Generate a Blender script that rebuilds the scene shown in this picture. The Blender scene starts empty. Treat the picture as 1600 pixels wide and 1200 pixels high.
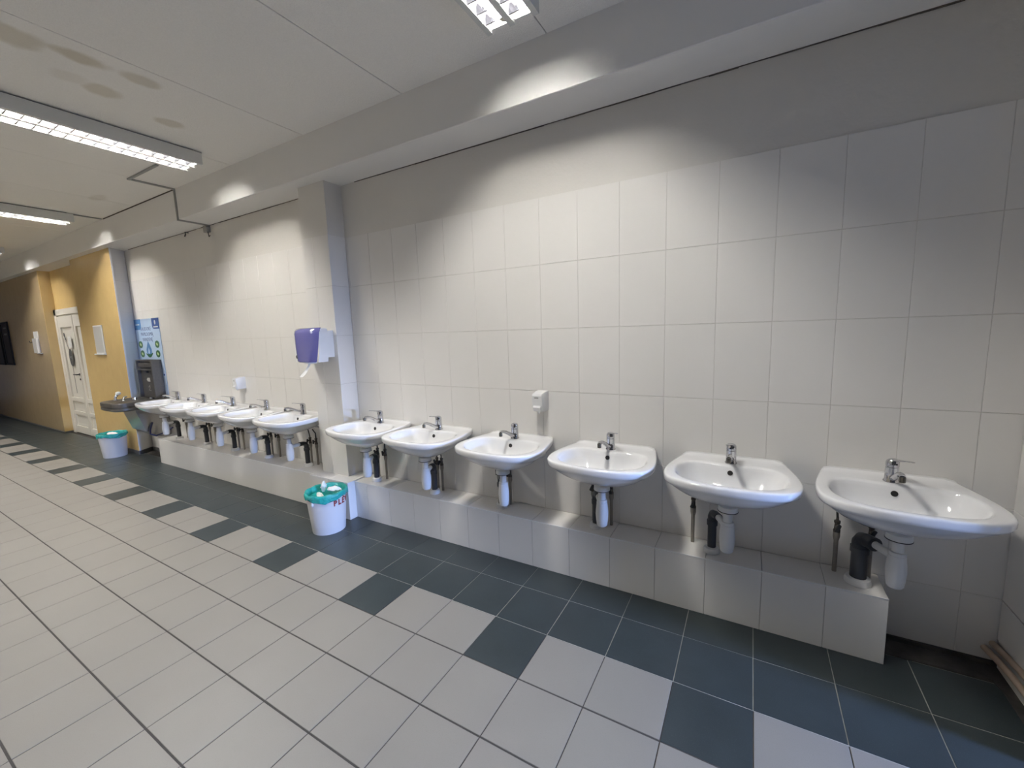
import bpy, math, random
from mathutils import Vector, Matrix, Euler
random.seed(7)
S = bpy.context.scene
COL = S.collection
PI = math.pi

# ------------------------------------------------------------------ camera
R_ = Vector((0.86596, 0.49896, -0.03357)); F_ = None
yaw, pitch, roll = 0.52283032, -0.13037481, -0.03357908
F_ = Vector((-math.sin(yaw)*math.cos(pitch), math.cos(yaw)*math.cos(pitch), math.sin(pitch)))
r0 = Vector((math.cos(yaw), math.sin(yaw), 0)); u0 = r0.cross(F_)
R_ = r0*math.cos(roll) + u0*math.sin(roll); U_ = -r0*math.sin(roll) + u0*math.cos(roll)
CAM = Vector((0.15334, -2.47246, 1.53999))
cd = bpy.data.cameras.new('camera'); cam = bpy.data.objects.new('camera', cd); COL.objects.link(cam)
cd.sensor_fit = 'HORIZONTAL'; cd.sensor_width = 36.0; cd.lens = 652.199*36/1600; cd.clip_start = 0.02
M = Matrix((R_, U_, -F_)).transposed().to_4x4(); M.translation = CAM
cam.matrix_world = M
S.camera = cam

# ------------------------------------------------------------------ light set-up
S.view_settings.view_transform = 'Standard'; S.view_settings.look = 'None'
S.view_settings.gamma = 1.0; S.view_settings.use_curve_mapping = False
S.view_settings.exposure = 0.0
S.cycles.diffuse_bounces = 5; S.cycles.max_bounces = 10; S.cycles.caustics_reflective = False; S.cycles.caustics_refractive = False
S.cycles.sample_clamp_indirect = 6.0
LAMP = 310.0                     # radiance of the fluorescent tubes
LAMP_COL = (1.0, 0.972, 0.925)
DAY = 1200.0                      # daylight through the window at the end of the hall, W
wd = bpy.data.worlds.new('world'); S.world = wd; wd.use_nodes = True
wd.node_tree.nodes['Background'].inputs[0].default_value = (0.55, 0.70, 1.0, 1)
wd.node_tree.nodes['Background'].inputs[1].default_value = 0.3
ld = bpy.data.lights.new('window_daylight', 'AREA'); ld.shape = 'RECTANGLE'; ld.size = 0.9; ld.size_y = 1.0
ld.energy = DAY; ld.color = (0.33, 0.50, 1.0)
lo = bpy.data.objects.new('window_daylight', ld); COL.objects.link(lo)
ld.spread = math.radians(115); lo.location = (7.5, -1.38, 1.90); lo.rotation_euler = (0, PI/2-0.50, 0)

# ------------------------------------------------------------------ materials
def mat(name, col, rough=0.5, metal=0.0, spec=0.5, coat=0.0, emit=None, estr=0.0, trans=0.0,
        noise=None, bump=None, speckle=None):
    """noise=(scale, amount) tone variation; bump=(scale, distance); speckle=(scale, dark colour, lo, hi)"""
    m = bpy.data.materials.new(name); m.use_nodes = True
    nt = m.node_tree; b = nt.nodes['Principled BSDF']; L = nt.links.new
    b.inputs['Base Color'].default_value = (*col, 1); b.inputs['Roughness'].default_value = rough
    b.inputs['Metallic'].default_value = metal; b.inputs['Specular IOR Level'].default_value = spec
    b.inputs['Coat Weight'].default_value = coat; b.inputs['Coat Roughness'].default_value = 0.04
    b.inputs['Transmission Weight'].default_value = trans
    if emit: b.inputs['Emission Color'].default_value = (*emit, 1); b.inputs['Emission Strength'].default_value = estr
    geo = nt.nodes.new('ShaderNodeNewGeometry')
    def tex(scale, detail=3.0):
        t = nt.nodes.new('ShaderNodeTexNoise'); t.inputs['Scale'].default_value = scale
        t.inputs['Detail'].default_value = detail; L(geo.outputs['Position'], t.inputs['Vector']); return t
    cur = None
    if noise:
        t = tex(noise[0]); mx = nt.nodes.new('ShaderNodeMix'); mx.data_type = 'RGBA'
        a = noise[1]
        mx.inputs['A'].default_value = (*[c*(1-a) for c in col], 1); mx.inputs['B'].default_value = (*[min(1, c*(1+a)) for c in col], 1)
        L(t.outputs['Fac'], mx.inputs['Factor']); cur = mx.outputs['Result']
    if speckle:
        t = tex(speckle[0], 2.0); rp = nt.nodes.new('ShaderNodeMapRange')
        rp.inputs['From Min'].default_value = speckle[2]; rp.inputs['From Max'].default_value = speckle[3]
        L(t.outputs['Fac'], rp.inputs['Value'])
        mx = nt.nodes.new('ShaderNodeMix'); mx.data_type = 'RGBA'
        mx.inputs['B'].default_value = (*speckle[1], 1)
        if cur: L(cur, mx.inputs['A'])
        else: mx.inputs['A'].default_value = (*col, 1)
        L(rp.outputs['Result'], mx.inputs['Factor']); cur = mx.outputs['Result']
    if cur: L(cur, b.inputs['Base Color'])
    if bump:
        t = tex(bump[0], 4.0); bp = nt.nodes.new('ShaderNodeBump'); bp.inputs['Distance'].default_value = bump[1]
        bp.inputs['Strength'].default_value = 0.6
        L(t.outputs['Fac'], bp.inputs['Height']); L(bp.outputs['Normal'], b.inputs['Normal'])
    m['nt_out'] = 0
    return m

TILE = mat('glazed_tile', (0.80, 0.778, 0.742), 0.13, noise=(1.3, 0.015), bump=(2.2, 0.004))
GROUT = mat('wall_grout', (0.66, 0.635, 0.59), 0.8, noise=(30, 0.1))
PLASTER = mat('wall_plaster', (0.70, 0.675, 0.63), 0.75, noise=(2.0, 0.06), bump=(60, 0.002))
SOFFIT = mat('soffit_paint', (0.80, 0.785, 0.755), 0.55, noise=(1.5, 0.05), bump=(25, 0.002))
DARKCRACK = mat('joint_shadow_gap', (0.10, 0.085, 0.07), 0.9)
YELLOW = mat('yellow_gloss_paint', (0.66, 0.475, 0.205), 0.27, noise=(5, 0.08), bump=(9, 0.004))
YELLOW_DIM = mat('yellow_gloss_paint_dim', (0.42, 0.315, 0.18), 0.27, noise=(5, 0.08), bump=(9, 0.004))  # same yellow paint, its dim light and grey glare put into the colour
F_LIGHT = mat('floor_tile_stone', (0.265, 0.249, 0.224), 0.42, noise=(3, 0.07), speckle=(330, (0.24, 0.225, 0.20), 0.56, 0.72))
F_DARK = mat('floor_tile_slate', (0.036, 0.047, 0.050), 0.36, noise=(6, 0.25), speckle=(400, (0.075, 0.09, 0.09), 0.60, 0.75))
SKIRT = mat('skirting_tile', (0.10, 0.10, 0.10), 0.5, noise=(20, 0.2))
CONCRETE = mat('raw_concrete', (0.06, 0.055, 0.05), 0.9, noise=(14, 0.7), bump=(40, 0.01))
CERAMIC = mat('white_ceramic', (0.86, 0.86, 0.86), 0.08, coat=0.6)
CHROME = mat('chrome', (0.62, 0.62, 0.64), 0.10, metal=1.0)
DARKMETAL = mat('dark_rubber', (0.02, 0.02, 0.02), 0.4)
AERM = mat('aerator_metal', (0.16, 0.15, 0.13), 0.3, metal=0.9)
BRASS = mat('worn_valve_metal', (0.10, 0.085, 0.07), 0.35, metal=0.7, noise=(80, 0.5))
PIPEGREY = mat('grey_supply_pipe', (0.26, 0.235, 0.20), 0.45, noise=(40, 0.15))
PVC_W = mat('white_pvc', (0.78, 0.78, 0.77), 0.35)
PVC_D = mat('dark_grey_pvc', (0.035, 0.037, 0.042), 0.38)
ENAMEL = mat('lamp_enamel', (0.66, 0.66, 0.63), 0.4)
REFLECT = mat('lamp_reflector', (0.045, 0.045, 0.045), 0.4, metal=0.0, spec=0.2)
FINM = mat('louvre_aluminium', (0.10, 0.10, 0.115), 0.18, metal=1.0)
TUBE = mat('fluorescent_tube', (1, 1, 1), 0.3, emit=LAMP_COL, estr=LAMP)
STEEL = mat('brushed_steel', (0.42, 0.41, 0.39), 0.30, metal=1.0, noise=(60, 0.08))
STEEL_D = mat('dark_steel', (0.13, 0.122, 0.112), 0.38, metal=0.5, noise=(40, 0.15))
WHITEP = mat('white_plastic', (0.80, 0.80, 0.79), 0.28)
BLUEP = mat('translucent_blue_plastic', (0.155, 0.150, 0.40), 0.12, coat=0.5)
GREYPL = mat('grey_plastic', (0.30, 0.30, 0.28), 0.45)
PAPER = mat('white_paper', (0.82, 0.82, 0.80), 0.8, bump=(60, 0.004))
BUCKET = mat('bucket_white_plastic', (0.66, 0.66, 0.68), 0.38)
BAG = mat('teal_bin_bag', (0.02, 0.36, 0.33), 0.25, noise=(20, 0.2), bump=(35, 0.02))
REDINK = mat('dark_red_marker', (0.25, 0.03, 0.03), 0.5)
DOORP = mat('white_door_paint', (0.76, 0.73, 0.66), 0.4)
BLACK = mat('black_print', (0.012, 0.011, 0.011), 0.45)
GREYPRINT = mat('grey_print', (0.10, 0.10, 0.10), 0.5)
LTEXT = mat('pale_print', (0.5, 0.5, 0.5), 0.5)
POSTER = mat('pale_blue_panel', (0.52, 0.66, 0.86), 0.3, noise=(6, 0.06))
NAVY = mat('navy_print', (0.045, 0.10, 0.32), 0.35)
BLUEPR = mat('blue_print', (0.07, 0.22, 0.50), 0.35)
TEXTB = mat('slate_print', (0.16, 0.22, 0.42), 0.4)
GREENPR = mat('green_print', (0.03, 0.13, 0.05), 0.4)
LGREEN = mat('light_green_print', (0.50, 0.62, 0.30), 0.4)
FRAME = mat('black_frame', (0.012, 0.010, 0.010), 0.6, spec=0.2)
PICT = mat('dark_picture', (0.028, 0.024, 0.026), 0.55, spec=0.2, noise=(4, 0.6))
PIPEPALE = mat('pale_heating_pipe', (0.50, 0.38, 0.28), 0.45, noise=(18, 0.3))
SHEET = mat('paper_in_sleeve', (0.66, 0.65, 0.62), 0.25)
OUTERWALL = mat('hall_wall_paint', (0.80, 0.76, 0.68), 0.5, noise=(2, 0.05))
DARKHALL = mat('dark_hall_absorber', (0.16, 0.14, 0.115), 0.6)  # unseen hall walls made dark to cut bounce light at the right end
HOSE = mat('navy_hose', (0.02, 0.025, 0.10), 0.3)
DRIP = mat('hanging_scrap', (0.75, 0.72, 0.60), 0.6)

# grout of the floor: pale between slate tiles, dirty between the stone ones
FX, FY, FP = -1.60157, -0.43040, 0.302
FGROUT = mat('floor_grout', (0.06, 0.055, 0.05), 0.9, noise=(30, 0.3))
FGROUT_P = mat('floor_grout_pale', (0.36, 0.35, 0.32), 0.9, noise=(12, 0.45))

# ceiling board with old damp stains on it
def ceiling_material():
    m = mat('ceiling_board', (0.88, 0.855, 0.80), 0.85, noise=(160, 0.07), bump=(140, 0.004))
    nt = m.node_tree; L = nt.links.new; b = nt.nodes['Principled BSDF']
    src = b.inputs['Base Color'].links[0].from_socket
    geo = nt.nodes.new('ShaderNodeNewGeometry')
    nz = nt.nodes.new('ShaderNodeTexNoise'); nz.inputs['Scale'].default_value = 7; L(geo.outputs['Position'], nz.inputs['Vector'])
    fac = None
    for (x, y, rx, ry, k) in [(-3.077, -1.70, .10, .12, .45), (-3.033, -1.474, .075, .12, .55), (-3.322, -1.309, .085, .10, .45),
                              (-3.012, -1.211, .07, .09, .42), (-3.458, -.903, .075, .09, .40), (-3.3, -1.43, .08, .09, .16),
                              (-5.9, -.60, .14, .07, .2)]:
        mp = nt.nodes.new('ShaderNodeMapping'); mp.vector_type = 'TEXTURE'
        mp.inputs['Location'].default_value = (x, y, 3.06); mp.inputs['Scale'].default_value = (rx, ry, 1)
        L(geo.outputs['Position'], mp.inputs['Vector'])
        ln = nt.nodes.new('ShaderNodeVectorMath'); ln.operation = 'LENGTH'; L(mp.outputs['Vector'], ln.inputs[0])
        ad = nt.nodes.new('ShaderNodeMath'); ad.operation = 'MULTIPLY_ADD'; ad.inputs[1].default_value = 1.0
        ad.inputs[2].default_value = -0.5; L(nz.outputs['Fac'], ad.inputs[0])
        sm = nt.nodes.new('ShaderNodeMath'); sm.operation = 'ADD'; L(ln.outputs['Value'], sm.inputs[0]); L(ad.outputs[0], sm.inputs[1])
        rg = nt.nodes.new('ShaderNodeMapRange'); rg.interpolation_type = 'SMOOTHSTEP'
        rg.inputs['From Min'].default_value = 1.15; rg.inputs['From Max'].default_value = 0.6; rg.inputs['To Max'].default_value = k
        L(sm.outputs[0], rg.inputs['Value'])
        if fac is None: fac = rg.outputs['Result']
        else:
            mm = nt.nodes.new('ShaderNodeMath'); mm.operation = 'MAXIMUM'; L(fac, mm.inputs[0]); L(rg.outputs['Result'], mm.inputs[1]); fac = mm.outputs[0]
    mx = nt.nodes.new('ShaderNodeMix'); mx.data_type = 'RGBA'; mx.inputs['B'].default_value = (0.44, 0.37, 0.22, 1)
    L(src, mx.inputs['A']); L(fac, mx.inputs['Factor']); L(mx.outputs['Result'], b.inputs['Base Color'])
    return m
CEIL = ceiling_material()

# ------------------------------------------------------------------ mesh building
class MB:
    def __init__(s): s.v = []; s.f = []
    def add(s, vs, fs):
        o = len(s.v); s.v += [tuple(v) for v in vs]; s.f += [tuple(i+o for i in f) for f in fs]; return s
    def box(s, x0, x1, y0, y1, z0, z1, c=0.0):
        if c <= 0:
            v = [(x, y, z) for z in (z0, z1) for y in (y0, y1) for x in (x0, x1)]
            return s.add(v, [(0,2,3,1),(4,5,7,6),(0,1,5,4),(2,6,7,3),(0,4,6,2),(1,3,7,5)])
        X, Y, Z = (x0, x1), (y0, y1), (z0, z1); v = []; idx = {}
        for i in (0, 1):
            for j in (0, 1):
                for k in (0, 1):
                    dx, dy, dz = (c, -c)[i], (c, -c)[j], (c, -c)[k]
                    for a, p in (('x', (X[i], Y[j]+dy, Z[k]+dz)), ('y', (X[i]+dx, Y[j], Z[k]+dz)), ('z', (X[i]+dx, Y[j]+dy, Z[k]))):
                        idx[(i, j, k, a)] = len(v); v.append(p)
        f = []
        g = lambda i, j, k, a: idx[(i, j, k, a)]
        for i in (0, 1):
            q = [g(i,0,0,'x'), g(i,1,0,'x'), g(i,1,1,'x'), g(i,0,1,'x')]; f.append(q if i else q[::-1])
            q = [g(0,i,0,'y'), g(0,i,1,'y'), g(1,i,1,'y'), g(1,i,0,'y')]; f.append(q if i else q[::-1])
            q = [g(0,0,i,'z'), g(1,0,i,'z'), g(1,1,i,'z'), g(0,1,i,'z')]; f.append(q if i else q[::-1])
        for i in (0, 1):
            for j in (0, 1):
                q = [g(i,j,0,'x'), g(i,j,1,'x'), g(i,j,1,'y'), g(i,j,0,'y')]; f.append(q if (i == j) else q[::-1])
                q = [g(i,0,j,'x'), g(i,0,j,'z'), g(i,1,j,'z'), g(i,1,j,'x')]; f.append(q if (i == j) else q[::-1])
                q = [g(0,i,j,'y'), g(1,i,j,'y'), g(1,i,j,'z'), g(0,i,j,'z')]; f.append(q if (i == j) else q[::-1])
                for k in (0, 1):
                    q = [g(i,j,k,'x'), g(i,j,k,'y'), g(i,j,k,'z')]; f.append(q if (i+j+k) % 2 else q[::-1])
        return s.add(v, f)
    def loft(s, rings, cap0=True, cap1=True, closed=True):
        n = len(rings[0]); o = len(s.v)
        for r in rings: s.v += [tuple(p) for p in r]
        m = n if closed else n-1
        for a in range(len(rings)-1):
            for i in range(m):
                j = (i+1) % n
                s.f.append((o+a*n+i, o+a*n+j, o+(a+1)*n+j, o+(a+1)*n+i))
        if cap0: s.f.append(tuple(o+i for i in range(n))[::-1])
        if cap1: s.f.append(tuple(o+(len(rings)-1)*n+i for i in range(n)))
        return s
    def lathe(s, prof, n=20, o=(0, 0, 0), axis='Z', cap0=True, cap1=True):
        rings = []
        for r, h in prof:
            ring = []
            for i in range(n):
                a = 2*PI*i/n; x, y = r*math.cos(a), r*math.sin(a)
                p = {'Z': (x, y, h), 'Y': (x, h, -y), 'X': (h, x, y)}[axis]
                ring.append((p[0]+o[0], p[1]+o[1], p[2]+o[2]))
            rings.append(ring)
        return s.loft(rings, cap0, cap1)
    def tube(s, path, r, n=10, cap=True):
        P = [Vector(p) for p in path]; rs = r if isinstance(r, (list, tuple)) else [r]*len(P)
        rings = []; up = Vector((0, 0, 1))
        for i, p in enumerate(P):
            t = (P[min(i+1, len(P)-1)] - P[max(i-1, 0)]).normalized()
            if i == 0:
                a = up if abs(t.dot(up)) < 0.9 else Vector((1, 0, 0)); x = t.cross(a).normalized()
            else: x = (x - t*x.dot(t)).normalized()
            y = t.cross(x)
            rings.append([p + (x*math.cos(2*PI*k/n) + y*math.sin(2*PI*k/n))*rs[i] for k in range(n)])
        return s.loft(rings, cap, cap)
    def prism(s, poly, axis, a, b):
        """poly of 2-D points extruded along axis from a to b; poly plane: X->(y,z) Y->(x,z) Z->(x,y)"""
        def P(p, h): return {'X': (h, p[0], p[1]), 'Y': (p[0], h, p[1]), 'Z': (p[0], p[1], h)}[axis]
        return s.loft([[P(p, a) for p in poly], [P(p, b) for p in poly]])
    def mesh(s, name, m, smooth=None):
        me = bpy.data.meshes.new(name); me.from_pydata(s.v, [], s.f); me.validate(); me.update()
        import bmesh
        bm = bmesh.new(); bm.from_mesh(me); bmesh.ops.recalc_face_normals(bm, faces=bm.faces); bm.to_mesh(me); bm.free()
        for mm in (m if isinstance(m, (list, tuple)) else [m]): me.materials.append(mm)
        if smooth is not None:
            me.shade_smooth(); me.set_sharp_from_angle(angle=math.radians(smooth))
        return me
    def build(s, name, m, parent=None, smooth=None, loc=(0, 0, 0), rot=(0, 0, 0)):
        return link(name, s.mesh(name, m, smooth), parent, loc, rot)

def link(name, me, parent=None, loc=(0, 0, 0), rot=(0, 0, 0)):
    o = bpy.data.objects.new(name, me); COL.objects.link(o); o.location = loc; o.rotation_euler = rot
    if parent is not None: o.parent = parent
    return o
def tag(o, label=None, cat=None, group=None, kind=None):
    if label: o['label'] = label
    if cat: o['category'] = cat
    if group: o['group'] = group
    if kind: o['kind'] = kind
    return o
def thing(name, loc, label, cat, group=None, rz=0):
    o = bpy.data.objects.new(name, None); COL.objects.link(o); o.location = loc; o.rotation_euler = (0, 0, rz)
    o.empty_display_size = 0.1
    return tag(o, label, cat, group)
def struct(o): o['kind'] = 'structure'; return o
_cache = {}
def cached(key, fn):
    if key not in _cache: _cache[key] = fn()
    return _cache[key]
def text_mesh(txt, size, m, depth=0.0006, bold=0.0):
    cu = bpy.data.curves.new('lettering', 'FONT'); cu.body = txt; cu.size = size; cu.align_x = 'CENTER'; cu.align_y = 'CENTER'
    cu.extrude = depth; cu.offset = bold; cu.resolution_u = 2
    t = bpy.data.objects.new('lettering', cu); COL.objects.link(t)
    bpy.context.view_layer.update()
    me = bpy.data.meshes.new_from_object(t.evaluated_get(bpy.context.evaluated_depsgraph_get()))
    bpy.data.objects.remove(t); me.materials.clear(); me.materials.append(m)
    return me

# ------------------------------------------------------------------ tiles
def tile_mesh(w, h, m, c=0.0011, d=0.008):
    key = ('tile', round(w, 3), round(h, 3), m.name)
    def make():
        w2, h2 = w/2, h/2
        r = lambda e, y: [(-w2+e, y, -h2+e), (w2-e, y, -h2+e), (w2-e, y, h2-e), (-w2+e, y, h2-e)]
        return MB().loft([r(0, d), r(0, c), r(c, 0)], cap0=False).mesh('tile', m)
    return cached(key, make)
FRONT, RIGHTF, TOPF = (0, 0, 0), (0, 0, PI/2), (-PI/2, 0, 0)
def put_tile(parent, w, h, loc, rot=FRONT, m=None, tilt=0.0014, name='tile'):
    e = [a + random.uniform(-tilt, tilt) for a in rot]
    return link(name, tile_mesh(w, h, m or TILE), parent, loc, e)

WX0, WZ, WH, WW = -0.01729, 2.3486, 0.40698, 0.25498
G = 0.003
ROWS = [(WZ-(i+1)*WH, WZ-i*WH) for i in range(5)] + [(0.022, WZ-5*WH)]
SOFF_Z, CEIL_Z, SOFF_Y = 2.762, 3.06, -0.283
XR = 1.135

# ================================================================== SETTING
# back wall (plaster above, tiles below)
b = MB(); b.box(-7.35, XR+0.45, 0.006, 0.16, -0.05, 2.80)
wall_back = struct(b.build('wall_back', PLASTER))
b = MB(); b.box(-7.26, XR, 0.0022, 0.007, 0.0, WZ-0.002)
struct(b.build('wall_grout', GROUT, wall_back))
def wall_tiles(xs, rows):
    for x0, x1 in xs:
        for z0, z1 in rows:
            w, h = x1-x0-0.0018, z1-z0-G
            if w > 0.01: put_tile(wall_back, w, h, ((x0+x1)/2, 0, (z0+z1)/2))
cols = []
x = WX0 + 4*WW
cols.append((x, XR))
while x > -2.84:
    cols.append((max(x-WW, -2.84), x)); x -= WW
wall_tiles(cols, ROWS[:5])
wall_tiles([c for c in cols if c[1] > 0.72], [ROWS[5]])
xl = -3.185-0.205; lc = [(xl, -3.185)]; x = xl
while x > -7.23:
    lc.append((max(x-WW, -7.23), x)); x -= WW
wall_tiles(lc, ROWS[:5])
wall_tiles([c for c in lc if c[0] < -6.35], [(0.05, WZ-5*WH)])
# crack of shadow between plaster and soffit
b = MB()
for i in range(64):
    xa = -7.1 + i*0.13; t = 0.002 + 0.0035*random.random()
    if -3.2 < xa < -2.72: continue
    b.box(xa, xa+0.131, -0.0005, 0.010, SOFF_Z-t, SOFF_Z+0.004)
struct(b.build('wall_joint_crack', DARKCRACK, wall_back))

# return wall at the corner beyond the last basin
b = MB(); b.box(XR, XR+0.45, -0.54, 0.006, 0.0, 2.80)
wr = struct(b.build('wall_right', PLASTER))
b = MB()
for z0, z1 in ROWS[:5]:
    put_tile(wr, 0.225-G, z1-z0-G, (XR-0.006, -0.115, (z0+z1)/2), (0, 0, -PI/2))
    put_tile(wr, 0.225-G, z1-z0-G, (XR-0.006, -0.342, (z0+z1)/2), (0, 0, -PI/2))
for yy in (-0.115, -0.342): put_tile(wr, 0.225-G, 0.18, (XR-0.006, yy, 0.22), (0, 0, -PI/2))

# the tiled pillar between the two rows of basins
P1X0, P1X1, P1Y = -3.185, -2.84, -0.167
p1 = struct(MB().box(P1X0+0.006, P1X1-0.006, P1Y+0.006, 0.004, 0.3, SOFF_Z+0.02).build('wall_pillar', PLASTER))
b = MB(); b.box(P1X0+0.0035, P1X1-0.0035, P1Y+0.0035, 0.003, 0.3, WZ-0.002); struct(b.build('pillar_grout', GROUT, p1))
xm = -3.043
for i, (z0, z1) in enumerate(ROWS[:5]):
    h, zc = z1-z0-G, (z0+z1)/2
    put_tile(p1, xm-P1X0-G, h, ((P1X0+xm)/2, P1Y, zc)); put_tile(p1, P1X1-xm-G/2, h, ((xm+P1X1)/2, P1Y, zc))
    put_tile(p1, -P1Y-G/2, h, (P1X1, P1Y/2, zc), RIGHTF)
    put_tile(p1, -P1Y-G/2, h, (P1X0, P1Y/2, zc), (0, 0, -PI/2))

# second pillar: yellow front, tiled cheek
P2X0, P2X1, P2Y = -8.60, -7.115, -0.19
P2B = -7.235
p2 = struct(MB().prism([(P2X0, P2Y), (P2X1-0.006, P2Y), (P2B-0.006, 0.004), (P2X0, 0.004)], 'Z', 0.0, SOFF_Z+0.02).build('wall_pier_yellow', YELLOW))
struct(MB().prism([(P2X1-0.009, P2Y+0.004), (P2X1-0.0045, P2Y+0.004), (P2B-0.0035, 0.003), (P2B-0.008, 0.003)], 'Z', 0.0, SOFF_Z).build('pier_grout', GROUT, p2))
struct(MB().box(P2X1-0.0062, P2X1-0.0005, P2Y-0.002, P2Y+0.012, 0.0, SOFF_Z).build('pier_edge_strip', WHITEP, p2))
for z0, z1 in [(WZ, SOFF_Z-0.004)] + ROWS[:5] + [(0.05, WZ-5*WH)]:
    put_tile(p2, math.hypot(P2X1-P2B, P2Y)-0.014, z1-z0-G, ((P2X1+P2B)/2-0.003, (P2Y+0.008)/2, (z0+z1)/2), (0, 0, math.atan2(-P2Y, P2B-P2X1)))
struct(MB().box(P2X0, P2X1+0.008, P2Y-0.012, P2Y, 0.0, 0.05, 0.002).build('baseboard_pier', SKIRT))
struct(MB().prism([(P2X1, P2Y), (P2X1+0.010, P2Y), (P2B+0.010, -0.001), (P2B, -0.001)], 'Z', 0.0, 0.05).build('baseboard_pier_side', SKIRT))
struct(MB().box(P2B+0.01, -6.345, -0.010, 0.002, 0.0, 0.05, 0.002).build('baseboard_back', SKIRT))
# door recess and the far yellow wall
P3X, RECY = -10.17, -0.05
struct(MB().box(P3X-0.1, P2X0+0.1, RECY, 0.16, 0.0, SOFF_Z+0.02).build('wall_recess', YELLOW))
struct(MB().box(-19.0, P3X, P2Y, 0.16, 0.0, SOFF_Z+0.02).build('wall_far', YELLOW_DIM))
struct(MB().box(P3X-0.02, P3X+0.002, P2Y-0.001, RECY+0.01, 0.0, SOFF_Z+0.01).build('wall_far_return', YELLOW))
struct(MB().box(-19.0, P3X+0.008, P2Y-0.010, P2Y, 0.0, 0.035, 0.002).build('baseboard_far', SKIRT))
struct(MB().box(P3X, P3X+0.008, P2Y, RECY, 0.0, 0.035, 0.002).build('baseboard_far_side', SKIRT))
# soffit (boxed beam)
struct(MB().box(-19.0, 7.0, SOFF_Y, 0.16, SOFF_Z, CEIL_Z+0.02, 0.004).build('trim_1', SOFFIT))
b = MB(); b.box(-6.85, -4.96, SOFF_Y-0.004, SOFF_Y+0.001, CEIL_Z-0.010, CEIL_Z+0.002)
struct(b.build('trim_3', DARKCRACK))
# ceiling of wide boards
HY = -4.6
ceil = struct(MB().box(-19.0, 7.0, HY-0.1, 0.16, CEIL_Z+0.012, CEIL_Z+0.10).build('ceiling', DARKCRACK))
x = -0.832 + 1.022*7
while x > -19.0:
    o = MB().box(-0.5085, 0.5085, HY, -SOFF_Y*0 + SOFF_Y+0.003, 0.0, 0.012, 0.002).build('ceiling_panel', CEIL, ceil, loc=(x-0.511, 0, CEIL_Z)) if not _cache.get('cp') else link('ceiling_panel', _cache['cp'], ceil, (x-0.511, 0, CEIL_Z))
    _cache['cp'] = o.data; x -= 1.022
# the rest of the hall
struct(MB().box(-19.0, -1.5, HY-0.2, HY, 0.0, CEIL_Z+0.1).build('wall_front', OUTERWALL))
struct(MB().box(-1.5, 7.0, HY-0.2, HY, 0.0, CEIL_Z+0.1).build('wall_front_end', DARKHALL))
struct(MB().box(-19.2, -19.0, HY-0.2, 0.16, 0.0, CEIL_Z+0.1).build('wall_left', OUTERWALL))
b = MB()
b.box(6.0, 6.2, HY-0.2, -1.9, 0.0, CEIL_Z+0.1); b.box(6.0, 6.2, -0.7, 0.16, 0.0, CEIL_Z+0.1)
b.box(6.0, 6.2, -1.9, -0.7, 0.0, 0.10); b.box(6.0, 6.2, -1.9, -0.7, 1.68, CEIL_Z+0.1)
struct(b.build('wall_end', DARKHALL))
struct(MB().box(XR+0.45, 6.0, 0.0, 0.16, 0.0, CEIL_Z).build('wall_back_beyond', DARKHALL))

# floor
floor = struct(MB().box(-19.0, 7.0, HY, 0.16, -0.10, -0.0045).build('floor', CONCRETE))
YB = FY - FP                                                # slate field / patterned row
struct(MB().box(-19.0, 7.0, YB-0.002, -0.126, -0.006, -0.0022).build('floor_grout_pale', FGROUT_P, floor))
struct(MB().box(-19.0, 7.0, HY, YB-0.002, -0.006, -0.0022).build('floor_grout_dirty', FGROUT, floor))
cells = []
for i in range(-58, 29):
    for j in range(-1, 14):
        x0, y1 = FX + i*FP, FY - j*FP
        xc, yc = x0+FP/2, y1-FP/2
        if yc < HY+0.1 or (j == -1 and i > 8): continue
        dark = j <= 0 or (j == 1 and i % 3 == 2)
        d = Vector((xc, yc, 0)) - CAM; z = d.dot(F_)
        seen = z > 0.2 and abs(d.dot(R_)/z) < 1.30 and -1.02 < d.dot(U_)/z < 0.95
        hidden = (j == -1 and -6.2 < xc < 0.5)
        cells.append((0 if seen and not hidden else 1, d.length, xc, yc, dark))
cells.sort()
rest = {True: MB(), False: MB()}
for k, (ns, dist, xc, yc, dark) in enumerate(cells):
    m = F_DARK if dark else F_LIGHT
    w, h = FP-(0.0035 if dark else 0.0042), FP-(0.0035 if dark else 0.0075)
    if k < 300 and not ns: put_tile(floor, w, h, (xc, yc, random.uniform(-0.0004, 0.0004)), TOPF, m, 0.0016, 'floor_tile')
    else: rest[dark].add([(xc-w/2, yc-h/2, 0), (xc+w/2, yc-h/2, 0), (xc+w/2, yc+h/2, 0), (xc-w/2, yc+h/2, 0),
                          (xc-w/2, yc-h/2, -0.004), (xc+w/2, yc-h/2, -0.004), (xc+w/2, yc+h/2, -0.004), (xc-w/2, yc+h/2, -0.004)],
                         [(0,1,2,3),(0,4,5,1),(1,5,6,2),(2,6,7,3),(3,7,4,0)])
for dk in (True, False):
    o = rest[dk].build('far_floor_tiles', F_DARK if dk else F_LIGHT, floor); o['kind'] = 'stuff'

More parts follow.
